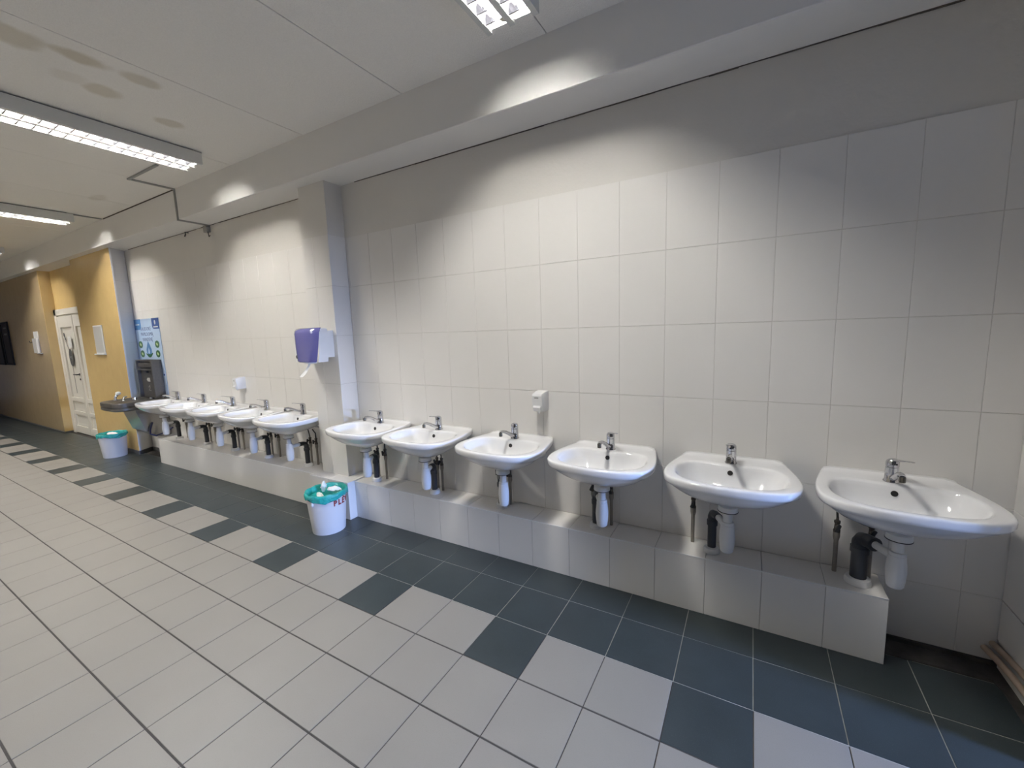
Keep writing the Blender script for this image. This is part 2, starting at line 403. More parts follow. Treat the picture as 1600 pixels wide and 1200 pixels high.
# plinth (tiled ledge) : right run, step at the pillar, left run
PH = 0.314
def run(name, x0, x1, yf, joints, right_end=True, ph=PH, back=0.0):
    p = struct(MB().box(x0+0.006, x1-0.006, yf+0.006, back+0.003, 0.0, ph-0.006).build(name, GROUT))
    js = [x0] + [j for j in joints if x0+0.03 < j < x1-0.03] + [x1]
    for a, c in zip(js[:-1], js[1:]):
        put_tile(p, c-a-0.002, ph-0.005, ((a+c)/2, yf, ph/2-0.002))
        put_tile(p, c-a-0.002, back-yf-0.003, ((a+c)/2, (yf+back)/2, ph), TOPF)
    if right_end: put_tile(p, back-yf-0.004, ph-0.005, (x1, (yf+back)/2, ph/2-0.002), RIGHTF)
    put_tile(p, back-yf-0.004, ph-0.005, (x0, (yf+back)/2, ph/2-0.002), (0, 0, -PI/2))
    # thin corner bead along the top edge
    struct(MB().box(x0, x1, yf-0.0015, yf+0.005, ph-0.004, ph+0.0015, 0.001).build('edge_bead', WHITEP, p))
    return p
jr = [-0.018 + k*0.2549 for k in range(-12, 4)]
run('trim_2', -2.712, 0.716, -0.212, jr)
run('trim_4', -3.205, -2.712, -0.284, [-2.96], True, 0.322)
jl = [-3.205-0.255*k for k in range(1, 14)]
run('trim_5', -6.345, -3.205, -0.238, jl, True)
# strip of raw concrete where the corner has no tiles, with its broken upper edge
struct(MB().prism([(0.716, -0.126), (0.716, -0.004), (XR, -0.004), (XR, -0.40), (1.092, -0.40), (1.098, -0.19), (1.085, -0.11), (1.02, -0.122), (0.92, -0.118), (0.82, -0.128)], 'Z', -0.004, 0.003).build('baseboard_corner', CONCRETE))
struct(MB().box(0.72, XR, -0.012, 0.004, 0.0, 0.022).build('baseboard_right', CONCRETE))

# ================================================================== DOOR
def door():
    d = struct(MB().box(-10.165, -8.62, RECY-0.008, RECY+0.02, 0.0, 2.10).build('door_1', DOORP))
    y = RECY
    struct(MB().box(-10.168, -10.06, y-0.035, y, 0.0, 2.12, 0.006).box(-10.168, -8.62, y-0.035, y, 2.02, 2.12, 0.006).build('door_frame', DOORP, d))
    def leaf(x0, x1):
        xs0, xs1 = x0+0.09, x1-0.09
        b = MB()
        b.box(x0, xs0, y-0.03, y-0.004, 0.02, 2.0, 0.002); b.box(xs1, x1, y-0.03, y-0.004, 0.02, 2.0, 0.002)
        for z0, z1 in ((0.02, 0.16), (0.36, 0.41), (0.56, 0.62), (0.80, 0.86), (1.85, 2.0)) if False else ((0.02, 0.14), (0.34, 0.40), (0.57, 0.64), (1.82, 2.0)):
            b.box(xs0-0.002, xs1+0.002, y-0.03, y-0.004, z0, z1, 0.002)
        lf = b.build('door_leaf', DOORP, d)
        for z0, z1 in ((0.14, 0.34), (0.40, 0.57), (0.64, 1.82)):
            # raised panel with a moulding round it
            MB().loft([[(xs0, y-0.004, z0), (xs1, y-0.004, z0), (xs1, y-0.004, z1), (xs0, y-0.004, z1)],
                       [(xs0+.02, y-0.014, z0+.02), (xs1-.02, y-0.014, z0+.02), (xs1-.02, y-0.014, z1-.02), (xs0+.02, y-0.014, z1-.02)],
                       [(xs0+.05, y-0.010, z0+.05), (xs1-.05, y-0.010, z0+.05), (xs1-.05, y-0.010, z1-.05), (xs0+.05, y-0.010, z1-.05)]]).build('door_panel', DOORP, lf)
        return lf
    leaf(-10.055, -9.345); leaf(-9.325, -8.75)
    b = MB(); b.lathe([(0.022, y-0.036), (0.022, y-0.030)], 12, (-9.40, 0, 1.04), 'Y'); b.tube([(-9.40, y-0.035, 1.04), (-9.40, y-0.075, 1.04)], 0.009)
    b.tube([(-9.40, y-0.07, 1.04), (-9.52, y-0.072, 1.04)], [0.010, 0.009]); b.lathe([(0.016, y-0.036), (0.016, y-0.030)], 10, (-9.40, 0, 0.96), 'Y')
    b.build('door_handle', BLACK, d, 40)
door()
# stickers on the door: stem, oval sign and small figure
b = MB(); y = RECY-0.0315
t = thing('door_sign', (-9.66, y, 1.32), 'grey oval sign on a long thin stem stuck on white panelled door', 'sign')
MB().prism([(0.085*math.cos(2*PI*k/28), 0.145*math.sin(2*PI*k/28)) for k in range(28)], 'Y', -0.003, 0.0).build('sign_plate', GREYPRINT, t)
MB().box(-0.006, 0.006, -0.002, 0.0, -0.60, -0.14).build('stem', GREYPRINT, t)
MB().prism([(-0.052, 0.125), (-0.042, 0.13), (-0.135, 0.275), (-0.145, 0.27)], 'Y', -0.002, 0.0).build('stem', GREYPRINT, t)
link('lettering', text_mesh('WC', 0.05, LTEXT), t, (0, -0.004, 0), (PI/2, 0, 0))
b = MB(); b.prism([(-0.165+0.028*math.cos(2*PI*k/14), 0.375+0.035*math.sin(2*PI*k/14)) for k in range(14)], 'Y', -0.002, 0.0)
b.prism([(-0.18, 0.34), (-0.11, 0.26), (-0.10, 0.30), (-0.14, 0.345)], 'Y', -0.002, 0.0); b.build('figure', BLACK, t)
MB().prism([(-0.185, 0.30), (-0.155, 0.28), (-0.145, 0.335), (-0.18, 0.345)], 'Y', -0.0022, 0.0).build('figure_body', LTEXT, t)
t = thing('paper_notice', (-9.60, y, 1.57), 'white sheet with faint printed lines taped high on the panelled door', 'paper')
MB().box(-0.075, 0.075, -0.0012, 0, -0.09, 0.09).build('sheet', PAPER, t)
for k in range(7): MB().box(-0.055, 0.055-0.03*(k % 3 == 1), -0.002, -0.0010, 0.06-k*0.02, 0.064-k*0.02).build('printed_line', LTEXT, t)

# paper holders and frames on the yellow walls
t = thing('paper_holder', (-7.92, P2Y, 1.385), 'white papers in clear sleeve with a lower ledge on yellow pier by fountain', 'paper')
MB().box(-0.17, 0.17, -0.006, 0.0, 0.0, 0.405, 0.001).build('backing', WHITEP, t)
MB().box(-0.155, 0.15, -0.009, -0.006, 0.02, 0.39).build('sheet', SHEET, t)
MB().box(0.15, 0.17, -0.011, 0.0, 0.0, 0.405, 0.001).build('side_rail', WHITEP, t)
MB().box(-0.18, 0.18, -0.03, 0.0, -0.012, 0.004, 0.002).build('ledge', WHITEP, t)
t = thing('wall_box', (-10.80, P2Y, 1.40), 'white paper holder box on far yellow wall left of the white door', 'box')
MB().box(-0.13, 0.10, -0.012, 0.0, 0.02, 0.38, 0.002).build('backing', WHITEP, t)
MB().box(-0.10, 0.12, -0.045, -0.012, 0.0, 0.26, 0.004).build('pocket', SHEET, t)
MB().box(-0.02, 0.18, -0.03, 0.0, -0.012, 0.004, 0.002).build('ledge', WHITEP, t)
t = thing('wall_hook', (-11.02, P2Y, 1.60), 'small metal hook beside the white box on far yellow wall', 'hook')
MB().lathe([(0.02, -0.004), (0.02, 0)], 12, axis='Y').build('plate', CHROME, t); MB().tube([(0, 0, 0), (0, -0.05, -0.01), (0, -0.055, 0.02)], 0.006).build('peg', BLACK, t)
for x0, x1, z0, z1, lb in ((-13.00, -12.48, 1.165, 2.015, 'dark framed picture with pale lettering, the one nearer the white door'),
                           (-13.72, -13.13, 1.16, 2.0, 'dark framed picture cut by the edge of the photo, farther from the white door')):
    t = thing('framed_picture', ((x0+x1)/2, P2Y, (z0+z1)/2), lb, 'picture', 'dark framed pictures on the far wall')
    w, h = (x1-x0)/2, (z1-z0)/2
    MB().box(-w, w, -0.025, 0, -h, -h+0.04, 0.003).box(-w, w, -0.025, 0, h-0.04, h, 0.003).box(-w, -w+0.04, -0.025, 0, -h+0.04, h-0.04, 0.003).box(w-0.04, w, -0.025, 0, -h+0.04, h-0.04, 0.003).build('frame', FRAME, t)
    MB().box(-w+0.03, w-0.03, -0.012, 0, -h+0.03, h-0.03).build('picture', PICT, t)
    for zz in (h-0.12, h-0.24): MB().box(-0.10, 0.10, -0.0135, -0.011, zz-0.015, zz+0.015).build('caption', GREYPRINT, t)

# ================================================================== CEILING LAMPS
def lamp_meshes():
    W, L, Z0, Z1 = 0.138, 1.26, -0.012, 0.076
    d = {}
    b = MB()
    b.box(-W, -W+0.006, -L, 0, Z0, Z1); b.box(W-0.006, W, -L, 0, Z0, Z1); b.box(-W+0.006, W-0.006, -0.008, 0, 0.005, Z1)
    b.box(-W+0.006, W-0.006, -L, -L+0.008, Z0, Z1); b.box(-W+0.006, W-0.006, -L+0.008, -0.008, Z1-0.006, Z1)
    for x0, x1 in ((-W, -0.110), (0.110, W), (-0.015, 0.015)): b.box(x0, x1, -L, -0.001, Z0-0.0012, Z0-0.0002)
    d['housing'] = b.mesh('housing', ENAMEL)
    b = MB(); b.box(-W+0.02, W-0.02, -L+0.05, -0.05, Z1, 0.0865); d['spacer'] = b.mesh('spacer', BLACK)
    for s in (-1, 1):
        b = MB(); pts = [(0.132, -0.012), (0.132, -0.009), (0.127, 0.020), (0.117, 0.040), (0.100, 0.058), (0.097, 0.058), (0.107, 0.038), (0.110, 0.018), (0.110, -0.012)]
        b.prism([(s*p[0], p[1]) for p in pts], 'Y', -L+0.008, -0.008); d['refl%d' % s] = b.mesh('side_reflector', REFLECT, 40)
    b = MB(); b.prism([(-0.015, -0.011), (0.015, -0.011), (0.017, 0.02), (0.030, 0.058), (-0.030, 0.058), (-0.017, 0.02)], 'Y', -L+0.008, -0.008)
    d['ridge'] = b.mesh('centre_reflector', REFLECT)
    b = MB(); b.box(-0.10, 0.10, -L+0.008, -0.008, 0.058, 0.062); d['top'] = b.mesh('top_reflector', REFLECT)
    b = MB(); b.prism([(-0.050, -0.010), (0.045, -0.010), (0.045, 0.038), (0.032, 0.034), (0.016, 0.014), (-0.016, 0.014), (-0.032, 0.034), (-0.050, 0.038)], 'Y', -0.003, 0.003); d['fin'] = b.mesh('louvre_fin', FINM)
    b = MB(); b.lathe([(0.012, -L+0.03), (0.012, -0.03)], 10, (0, 0, 0.030), 'Y'); d['tube'] = b.mesh('fluorescent_tube', TUBE, 40)
    return d
LM = lamp_meshes()
def lamp(x, label, y=-0.557):
    t = thing('ceiling_lamp', (x, y, 2.974), label, 'lamp', 'louvred fluorescent lamps along the ceiling')
    link('housing', LM['housing'], t); link('spacer', LM['spacer'], t)
    link('side_reflector', LM['refl-1'], t); link('side_reflector', LM['refl1'], t); link('centre_reflector', LM['ridge'], t); link('top_reflector', LM['top'], t)
    for s in (-1, 1):
        link('fluorescent_tube', LM['tube'], t, (s*0.066, 0, 0))
        for k in range(16): link('louvre_fin', LM['fin'], t, (s*0.066, -0.066-k*0.0752, 0))
    return t
l1 = lamp(-0.880, 'white louvred ceiling lamp above the near row of basins, cut by the upper photo edge')
lamp(-3.940, 'white louvred ceiling lamp nearest the stained ceiling boards')
lamp(-6.955, 'white louvred ceiling lamp above the drinking fountain end')
lamp(-10.02, 'white louvred ceiling lamp showing only its tip by the far yellow wall')
for x_, k_ in ((-3.94, 'first'), (-6.955, 'second'), (-10.02, 'third')):
    lamp(x_, 'louvred ceiling lamp of the outer line, %s from the near basins, beyond the photo' % k_, -2.75)
MB().tube([(-0.05, -0.06, 0.006), (-0.03, -0.045, 0.001), (0.0, -0.035, 0.0), (0.02, -0.02, 0.002)], [0.003, 0.010, 0.014, 0.004]).build('dead_leaf_scrap', DRIP, l1)

# cable trunking and junction box
t = thing('cable_trunking', (-4.96, -0.29, 3.06), 'thin grey cable trunking from ceiling down the soffit to junction box', 'trunking')
q = 0.0095
def seg(x0, x1, y0, y1, z0, z1): MB().box(x0+4.96, x1+4.96, y0+0.29, y1+0.29, z0-3.06, z1-3.06, 0.001).build('segment', GREYPL, t)
seg(-4.98, -4.37, -0.655, -0.633, CEIL_Z-0.014, CEIL_Z); seg(-4.975, -4.953, -0.633, SOFF_Y-0.012, CEIL_Z-0.014, CEIL_Z)
seg(-4.975, -4.953, SOFF_Y-0.013, SOFF_Y, SOFF_Z-0.012, CEIL_Z); seg(-4.975, -4.953, SOFF_Y-0.013, -0.002, SOFF_Z-0.013, SOFF_Z)
seg(-6.87, -6.852, -0.56, SOFF_Y-0.012, CEIL_Z-0.012, CEIL_Z)
t = thing('junction_box', (-5.0, 0.006, 2.72), 'small grey junction box with a dangling wire under soffit', 'box')
MB().box(-0.035, 0.035, -0.045, 0, -0.035, 0.035, 0.004).build('box', GREYPL, t)
MB().box(-0.02, 0.02, -0.03, 0, 0.035, 0.042).build('cable_entry', DARKMETAL, t)
MB().tube([(0.03, -0.03, -0.03), (0.04, -0.03, -0.065), (0.045, -0.03, -0.085), (0.07, -0.03, -0.075)], 0.004, 6).build('loose_wire', DARKMETAL, t)
t = thing('wall_bracket', (-5.46, 0.006, 2.735), 'tiny dark hook fixed to the wall top near junction box', 'hook')
MB().tube([(0, 0, 0.02), (0, -0.03, 0.015), (0.015, -0.035, -0.01), (-0.01, -0.035, -0.03)], 0.006, 6).build('hook', DARKMETAL, t)
MB().lathe([(0.015, -0.004), (0.015, 0)], 10, (0, 0, 0.02), 'Y').build('plate', GREYPL, t)

# ================================================================== WASHBASINS
RIM = 0.818
def spline(pts, n):
    out = []; m = len(pts)
    for i in range(m):
        p0, p1, p2, p3 = (Vector(pts[(i+k-1) % m]) for k in range(4))
        for k in range(n):
            t = k/n
            out.append(0.5*((2*p1) + (p2-p0)*t + (2*p0-5*p1+4*p2-p3)*t*t + (3*p1-p0-3*p2+p3)*t**3))
    return out
def polar(half, cy, N):
    full = half + [(-x, y) for x, y in reversed(half) if x > 1e-6]
    pts = spline([(x, y, 0) for x, y in full], 10)
    arr = sorted([(math.atan2(p.x, p.y-cy), math.hypot(p.x, p.y-cy)) for p in pts])
    out = []
    for k in range(N):
        a = -PI + 2*PI*(k+0.5)/N
        for q in range(len(arr)):
            a0, r_0 = arr[q]; a1, r_1 = arr[(q+1) % len(arr)]
            if q == len(arr)-1: a1 += 2*PI
            if a0 <= a <= a1 or (q == len(arr)-1 and a+2*PI <= a1):
                aa = a if a >= a0 else a+2*PI
                f = (aa-a0)/(a1-a0) if a1 > a0 else 0; r = r_0+(r_1-r_0)*f; break
        out.append((a, r))
    return out
NB = 72
OUTER = polar([(0, 0.001), (0.10, 0.001), (0.19, 0.001), (0.226, 0.006), (0.242, 0.035), (0.262, 0.12), (0.281, 0.215), (0.2905, 0.30), (0.288, 0.36), (0.270, 0.42), (0.225, 0.466), (0.15, 0.494), (0.07, 0.506), (0, 0.509)], 0.27, NB)
INNER = polar([(0, 0.170), (0.05, 0.168), (0.10, 0.158), (0.16, 0.158), (0.205, 0.180), (0.232, 0.235), (0.240, 0.30), (0.226, 0.37), (0.185, 0.425), (0.12, 0.455), (0.06, 0.467), (0, 0.470)], 0.29, NB)
def ring(pol, cy, sc, z, dy=0.0, zf=None):
    out = []
    for a, r in pol:
        x, v = r*sc*math.sin(a), cy+dy+r*sc*math.cos(a)
        out.append((x, -v, z + (zf(x, v) if zf else 0)))
    return out
def mixr(sc_a, sc_b, f, z, zf=None):
    A = ring(INNER, 0.29, sc_a, 0); B = ring(OUTER, 0.27, sc_b, 0); out = []
    for p, q in zip(A, B):
        x, y = p[0]*(1-f)+q[0]*f, p[1]*(1-f)+q[1]*f
        out.append((x, y, z + (zf(x, -y) if zf else 0)))
    return out
def basin_mesh():
    back = lambda x, v: 0.012*max(0.0, 1-v/0.035) if v < 0.035 else 0.0
    deck = lambda x, v: -0.004*math.exp(-((v-0.33)/0.15)**2)
    dr = [(a, 0.022) for a, r in INNER]
    R = [ring(dr, 0.29, 1, -0.132), ring(dr, 0.29, 1.25, -0.1275), ring(INNER, 0.29, 0.36, -0.124), ring(INNER, 0.29, 0.62, -0.110),
         ring(INNER, 0.29, 0.80, -0.084), ring(INNER, 0.29, 0.91, -0.050), ring(INNER, 0.29, 0.965, -0.022), ring(INNER, 0.29, 0.995, -0.006),
         ring(INNER, 0.29, 1.02, -0.001), mixr(1, 1, 0.22, 0.001), mixr(1, 0.99, 0.6, 0.001, back), mixr(1, 0.985, 0.9, 0.001, back),
         ring(OUTER, 0.27, 0.985, 0.0, 0, back), ring(OUTER, 0.27, 0.997, -0.004, 0, back), ring(OUTER, 0.27, 1.0, -0.010),
         ring(OUTER, 0.27, 0.998, -0.026), ring(OUTER, 0.27, 0.985, -0.035), ring(OUTER, 0.27, 0.955, -0.041), ring(OUTER, 0.27, 0.87, -0.062),
         ring(OUTER, 0.27, 0.74, -0.090), ring(OUTER, 0.27, 0.58, -0.116), ring(OUTER, 0.27, 0.40, -0.136), ring(OUTER, 0.27, 0.22, -0.150), ring(OUTER, 0.27, 0.14, -0.158)]
    return MB().loft(R).mesh('basin', CERAMIC, 60)
BASIN = basin_mesh()
def wall_mount():  # ceramic back that meets the wall below the deck
    return MB().prism([(0.0, -0.012), (-0.10, -0.012), (-0.10, -0.10), (-0.07, -0.13), (0.0, -0.13)], 'X', -0.17, 0.17).mesh('wall_mount', CERAMIC)
WMOUNT = wall_mount()
OVERF = MB().lathe([(0.0125, 0.0), (0.0125, 0.004), (0.011, 0.0045)], 18, axis='Y').mesh('overflow_hole', BLACK, 40)
DRAINR = MB().lathe([(0.030, -0.128), (0.029, -0.1255), (0.020, -0.127), (0.017, -0.131)], 20, (0, -0.29, 0)).mesh('drain_ring', CHROME, 40)
FBODY = MB().lathe([(0.0285, 0), (0.0285, 0.004), (0.0245, 0.010), (0.0235, 0.045), (0.0235, 0.066), (0.0215, 0.0675), (0.0215, 0.070)], 24).mesh('faucet', CHROME, 35)
def spout_mesh():
    b = MB(); path = [(0.012, 0, 0.020), (0.035, 0, 0.027), (0.065, 0, 0.044), (0.095, 0, 0.061), (0.120, 0, 0.070), (0.140, 0, 0.0715), (0.150, 0, 0.068)]
    rings = []
    rs = [0.0135, 0.0125, 0.0115, 0.0108, 0.0105, 0.0105, 0.0110]
    return b.tube(path, rs, 14).mesh('spout', CHROME, 50)
SPOUT = spout_mesh()
AER = MB().lathe([(0.0105, 0.0), (0.0112, 0.003), (0.0112, 0.020), (0.0098, 0.023)], 16).mesh('aerator', AERM, 40)
def lever_mesh():
    b = MB()
    n = 20; R = []
    for (r, h, sl) in ((0.0238, 0.071, 0), (0.0238, 0.079, 0), (0.0232, 0.090, 0.10), (0.020, 0.098, 0.18), (0.013, 0.103, 0.2), (0.004, 0.1045, 0.2)):
        R.append([(r*math.cos(2*PI*k/n), r*math.sin(2*PI*k/n), h + sl*r*math.cos(2*PI*k/n)) for k in range(n)])
    b.loft(R)
    P = [(0.004, 0.0165, 0.097, 0.006), (0.025, 0.0150, 0.102, 0.0055), (0.050, 0.0105, 0.1075, 0.004), (0.075, 0.0095, 0.114, 0.003), (0.095, 0.0105, 0.118, 0.003), (0.105, 0.0070, 0.119, 0.002)]
    rings = []
    for x, w, z, t in P:
        rings.append([(x+(0), w*math.cos(2*PI*k/12), z+t*math.sin(2*PI*k/12)) for k in range(12)])
    b.loft(rings)
    return b.mesh('lever', CHROME, 45)
LEVER = lever_mesh()
DOT = MB().lathe([(0.004, 0), (0.004, 0.001)], 10, axis='X').mesh('temperature_mark', BLACK)
# bottle trap: neck flange, tail, body
TRAP_FL = MB().lathe([(0.030, 0.664), (0.043, 0.655), (0.044, 0.640), (0.0445, 0.632)], 24).mesh('waste_flange', PVC_W, 40)
TRAP_RING = MB().lathe([(0.0455, 0.632), (0.0455, 0.6285), (0.03, 0.628)], 24).mesh('waste_gasket', BLACK, 40)
TRAP = MB().lathe([(0.0205, 0.64), (0.0205, 0.575), (0.0275, 0.574), (0.0285, 0.571), (0.0285, 0.560), (0.0300, 0.559), (0.0305, 0.548), (0.0340, 0.515), (0.0352, 0.490), (0.0330, 0.455), (0.0290, 0.425), (0.0245, 0.419)], 16).mesh('bottle_trap', PVC_W, 30)
VALVE = MB().lathe([(0.0145, 0.0), (0.0145, 0.012), (0.012, 0.014), (0.010, 0.045), (0.013, 0.047), (0.013, 0.058), (0.006, 0.060), (0.0055, 0.075)], 12).tube([(0, 0, 0.03), (0, -0.024, 0.03)], 0.009, 10).mesh('supply_valve', BRASS, 40)
VHANDLE = MB().box(-0.008, 0.008, -0.036, -0.024, -0.020, 0.020, 0.003).mesh('valve_handle', DARKMETAL)
VPIPE = MB().lathe([(0.0095, -0.16), (0.0095, -0.035), (0.0145, -0.018), (0.0145, 0.002)], 12).mesh('supply_pipe', PIPEGREY, 40)

def basin(cx, label, group, lev, sp, stack, valves, rs=0.0215, trapdx=0.0):
    t = thing('washbasin', (cx, 0.0, 0.66), label, 'washbasin', group)
    dz = RIM - 0.66
    bs = link('basin', BASIN, t, (0, 0, dz))
    link('overflow_hole', OVERF, bs, (0, -0.1795, -0.033), (math.radians(-12), 0, 0)); link('drain_ring', DRAINR, bs)
    link('wall_mount', WMOUNT, t, (0, 0, dz))
    fa = link('faucet', FBODY, t, (0, -0.115, dz+0.001))
    s_ = link('spout', SPOUT, fa, (0, 0, 0), (0, 0, math.radians(sp)))
    a = math.radians(sp); link('aerator', AER, fa, (0.148*math.cos(a), 0.148*math.sin(a), 0.045))
    link('lever', LEVER, fa, (0, 0, 0), (0, 0, math.radians(lev)))
    la = math.radians(lev); link('temperature_mark', DOT, fa, (0.0232*math.cos(la), 0.0232*math.sin(la), 0.083), (0, 0, la))
    # waste
    tx = trapdx
    tr = link('bottle_trap', TRAP, t, (tx, -0.285, -0.66)); link('waste_flange', TRAP_FL, tr); link('waste_gasket', TRAP_RING, tr)
    sx = stack - cx; sy = -0.115
    zt = 0.505
    sp_ = MB().lathe([(rs, 0.33), (rs, 0.465), (rs+0.005, 0.466), (rs+0.005, 0.492)], 18, (sx, sy, -0.66)).tube(
        [(sx, sy, 0.49-0.66), (sx, sy, 0.513-0.66), (sx+(tx-sx)*0.06, sy+(-0.285-sy)*0.06, 0.532-0.66), (sx+(tx-sx)*0.2, sy+(-0.285-sy)*0.2, 0.541-0.66), (sx+(tx-sx)*0.42, sy+(-0.285-sy)*0.42, 0.543-0.66)],
        [rs+0.001, rs+0.001, rs, rs-0.002, rs-0.001], 16).build('waste_pipe', PVC_D, t, 40)
    MB().lathe([(rs+0.019, PH), (rs+0.019, PH+0.010), (rs+0.015, PH+0.026), (rs+0.004, PH+0.030)], 20, (sx, sy, -0.66)).build('pipe_collar', PVC_W, sp_, 40)
    MB().tube([(sx+(tx-sx)*0.40, sy+(-0.285-sy)*0.40, 0.543-0.66), (sx+(tx-sx)*0.72, sy+(-0.285-sy)*0.72, 0.543-0.66), (tx+(sx-tx)*0.05, -0.285+(sy+0.285)*0.05, 0.541-0.66)], [0.016, 0.0165, 0.016], 14).build('trap_arm', PVC_W, tr if False else t, 40)
    for vx in valves:
        v = link('supply_valve', VALVE, t, (vx-cx, -0.05, 0.515-0.66)); link('valve_handle', VHANDLE, v, (0, 0, 0.03), (0, random.uniform(-0.5, 0.5), 0))
        link('supply_pipe', VPIPE, v, (0, 0, 0), (0, 0, 0)).scale = (1, 1, (0.515-PH)/0.16)
        MB().tube([(0, 0, 0.072), (0.004*random.choice((-1, 1)), -0.004, 0.11), ((cx-vx)*0.25, -0.02, 0.15)], 0.0052, 8).build('flexible_hose', DARKMETAL, v, 60)
    return t
NR, FR = 'washbasins in the row before the near corner', 'washbasins in the row between pillar and fountain'
basin(-2.455, 'white washbasin touching the tiled pillar in the near row, behind the bin with a bag', NR, 270, 265, -2.548, (-2.591, -2.500))
basin(-1.845, 'second white washbasin from the tiled pillar in the near row', NR, 276, 265, -1.920, (-1.938, -1.894))
basin(-1.196, 'third white washbasin from the tiled pillar, just before the single soap dispenser', NR, 297, 262, -1.321, (-1.375, -1.284))
basin(-0.548, 'white washbasin just past the soap dispenser in near row, lever turned sideways', NR, 306, 262, -0.640, (-0.679, -0.564))
basin(0.082, 'second white washbasin from the room corner, its lever pointing at the viewer', NR, 262, 268, 0.004, (-0.098,))
basin(0.709, 'white washbasin at the room corner beside the heating pipes, with a thick dark waste pipe', NR, 294, 270, 0.622, (0.543, 0.672), rs=0.032)
basin(-3.468, 'white washbasin in the far row right beside the tiled pillar, under towel dispenser', FR, 272, 240, -3.475, (-3.508, -3.417))
basin(-4.06, 'second white washbasin from the pillar in far row, beneath the small soap dispenser', FR, 283, 262, -4.12, (-4.16, -4.03))
basin(-4.69, 'middle white washbasin of the far row of five', FR, 250, 255, -4.764, (-4.80, -4.70))
basin(-5.31, 'second white washbasin from the steel fountain in the far row', FR, 300, 258, -5.37, (-5.42, -5.30))
basin(-5.945, 'white washbasin next to the steel drinking fountain', FR, 306, 262, -6.06, (-6.0, -5.92))

# ================================================================== DISPENSERS
def soap(cx, z0, label):
    t = thing('soap_dispenser', (cx, 0.0, z0), label, 'dispenser', 'white soap dispensers on the tiles')
    prof = [(0, 0.0), (-0.075, 0.0), (-0.088, 0.012), (-0.100, 0.105), (-0.094, 0.116), (-0.04, 0.127), (0, 0.129)]
    rings = []
    for x, k in ((-0.037, 0.94), (-0.034, 1.0), (0.034, 1.0), (0.037, 0.94)):
        rings.append([(x, p[0]*(k if p[0] else 1), 0.064+(p[1]-0.064)*k) for p in prof])
    MB().loft(rings).build('housing', WHITEP, t, 30)
    MB().loft([[(-0.026, -0.080, 0.0), (0.026, -0.080, 0.0), (0.026, -0.098, 0.006), (-0.026, -0.098, 0.006)],
               [(-0.027, -0.085, 0.034), (0.027, -0.085, 0.034), (0.027, -0.106, 0.030), (-0.027, -0.106, 0.030)],
               [(-0.026, -0.088, 0.040), (0.026, -0.088, 0.040), (0.026, -0.098, 0.040), (-0.026, -0.098, 0.040)]]).build('push_lever', WHITEP, t)
    MB().lathe([(0.007, -0.012), (0.010, 0.002)], 10, (0, -0.075, 0)).build('nozzle', WHITEP, t, 40)
    MB().box(-0.018, 0.012, -0.0995, -0.093, 0.088, 0.096).build('logo_strip', GREYPL, t)
soap(-1.035, 1.004, 'white soap dispenser above the near row, between third and fourth basins')
soap(-4.655, 0.998, 'white soap dispenser above the far row of basins behind pillar')

t = thing('towel_dispenser', (-3.04, P1Y, 1.325), 'blue and white paper towel dispenser hanging on the tiled pillar', 'dispenser')
# white body
b = MB()
def tw(hw, yb, yf, z, bulge, n=9):
    pts = [(-hw, yb, z)] + [(-hw + 2*hw*k/(n-1), yf - bulge*math.sin(PI*k/(n-1)), z) for k in range(n)] + [(hw, yb, z)]
    return pts
b.loft([tw(0.155, 0.0, -0.075, 0.035, 0.0), tw(0.158, 0.0, -0.075, 0.10, 0.0), tw(0.160, 0.0, -0.072, 0.22, 0.0), tw(0.160, 0.0, -0.050, 0.255, 0.0)])
b.build('back_housing', WHITEP, t)
b = MB(); b.loft([tw(0.150, -0.06, -0.150, 0.0, 0.0), tw(0.158, -0.06, -0.145, 0.06, 0.0), tw(0.165, -0.055, -0.135, 0.24, 0.0), tw(0.160, -0.055, -0.12, 0.268, 0.0), tw(0.150, -0.06, -0.10, 0.277, 0.0)])
b.build('side_housing', WHITEP, t)
b = MB(); R = []
for hw, yf, z, bl in ((0.118, -0.150, 0.0, 0.030), (0.128, -0.149, 0.010, 0.042), (0.150, -0.140, 0.12, 0.050), (0.166, -0.136, 0.235, 0.045), (0.166, -0.130, 0.258, 0.042), (0.158, -0.118, 0.276, 0.034), (0.14, -0.10, 0.282, 0.02)):
    n = 13
    R.append([(-hw + 2*hw*k/(n-1), yf - bl*(1-abs(2*k/(n-1)-1)**2.6), z) for k in range(n)] + [(hw*0.96, yf+0.012, z), (-hw*0.96, yf+0.012, z)])
b.loft(R); b.build('blue_cover', BLUEP, t, 40)
MB().lathe([(0.015, -0.004), (0.012, 0.004)], 14, (-0.092, -0.171, 0.045), 'Y').build('lock', DARKMETAL, t, 40)
MB().lathe([(0.05, -0.012), (0.055, 0.004)], 16, (0.0, -0.12, 0)).build('outlet', WHITEP, t, 40)
b = MB(); R = []
for k in range(7):
    z = -0.008 - k*0.018; yy = -0.125 - k*0.009 - 0.001*k*k; w = 0.012+0.0035*k - (0.010 if k == 6 else 0)
    R.append([(-w, yy, z), (-w*0.3, yy-0.008, z), (w*0.3, yy+0.004, z), (w, yy-0.004, z), (w, yy, z+0.002), (-w, yy+0.004, z+0.002)])
b.loft(R); b.build('hanging_paper', PAPER, t, 60)

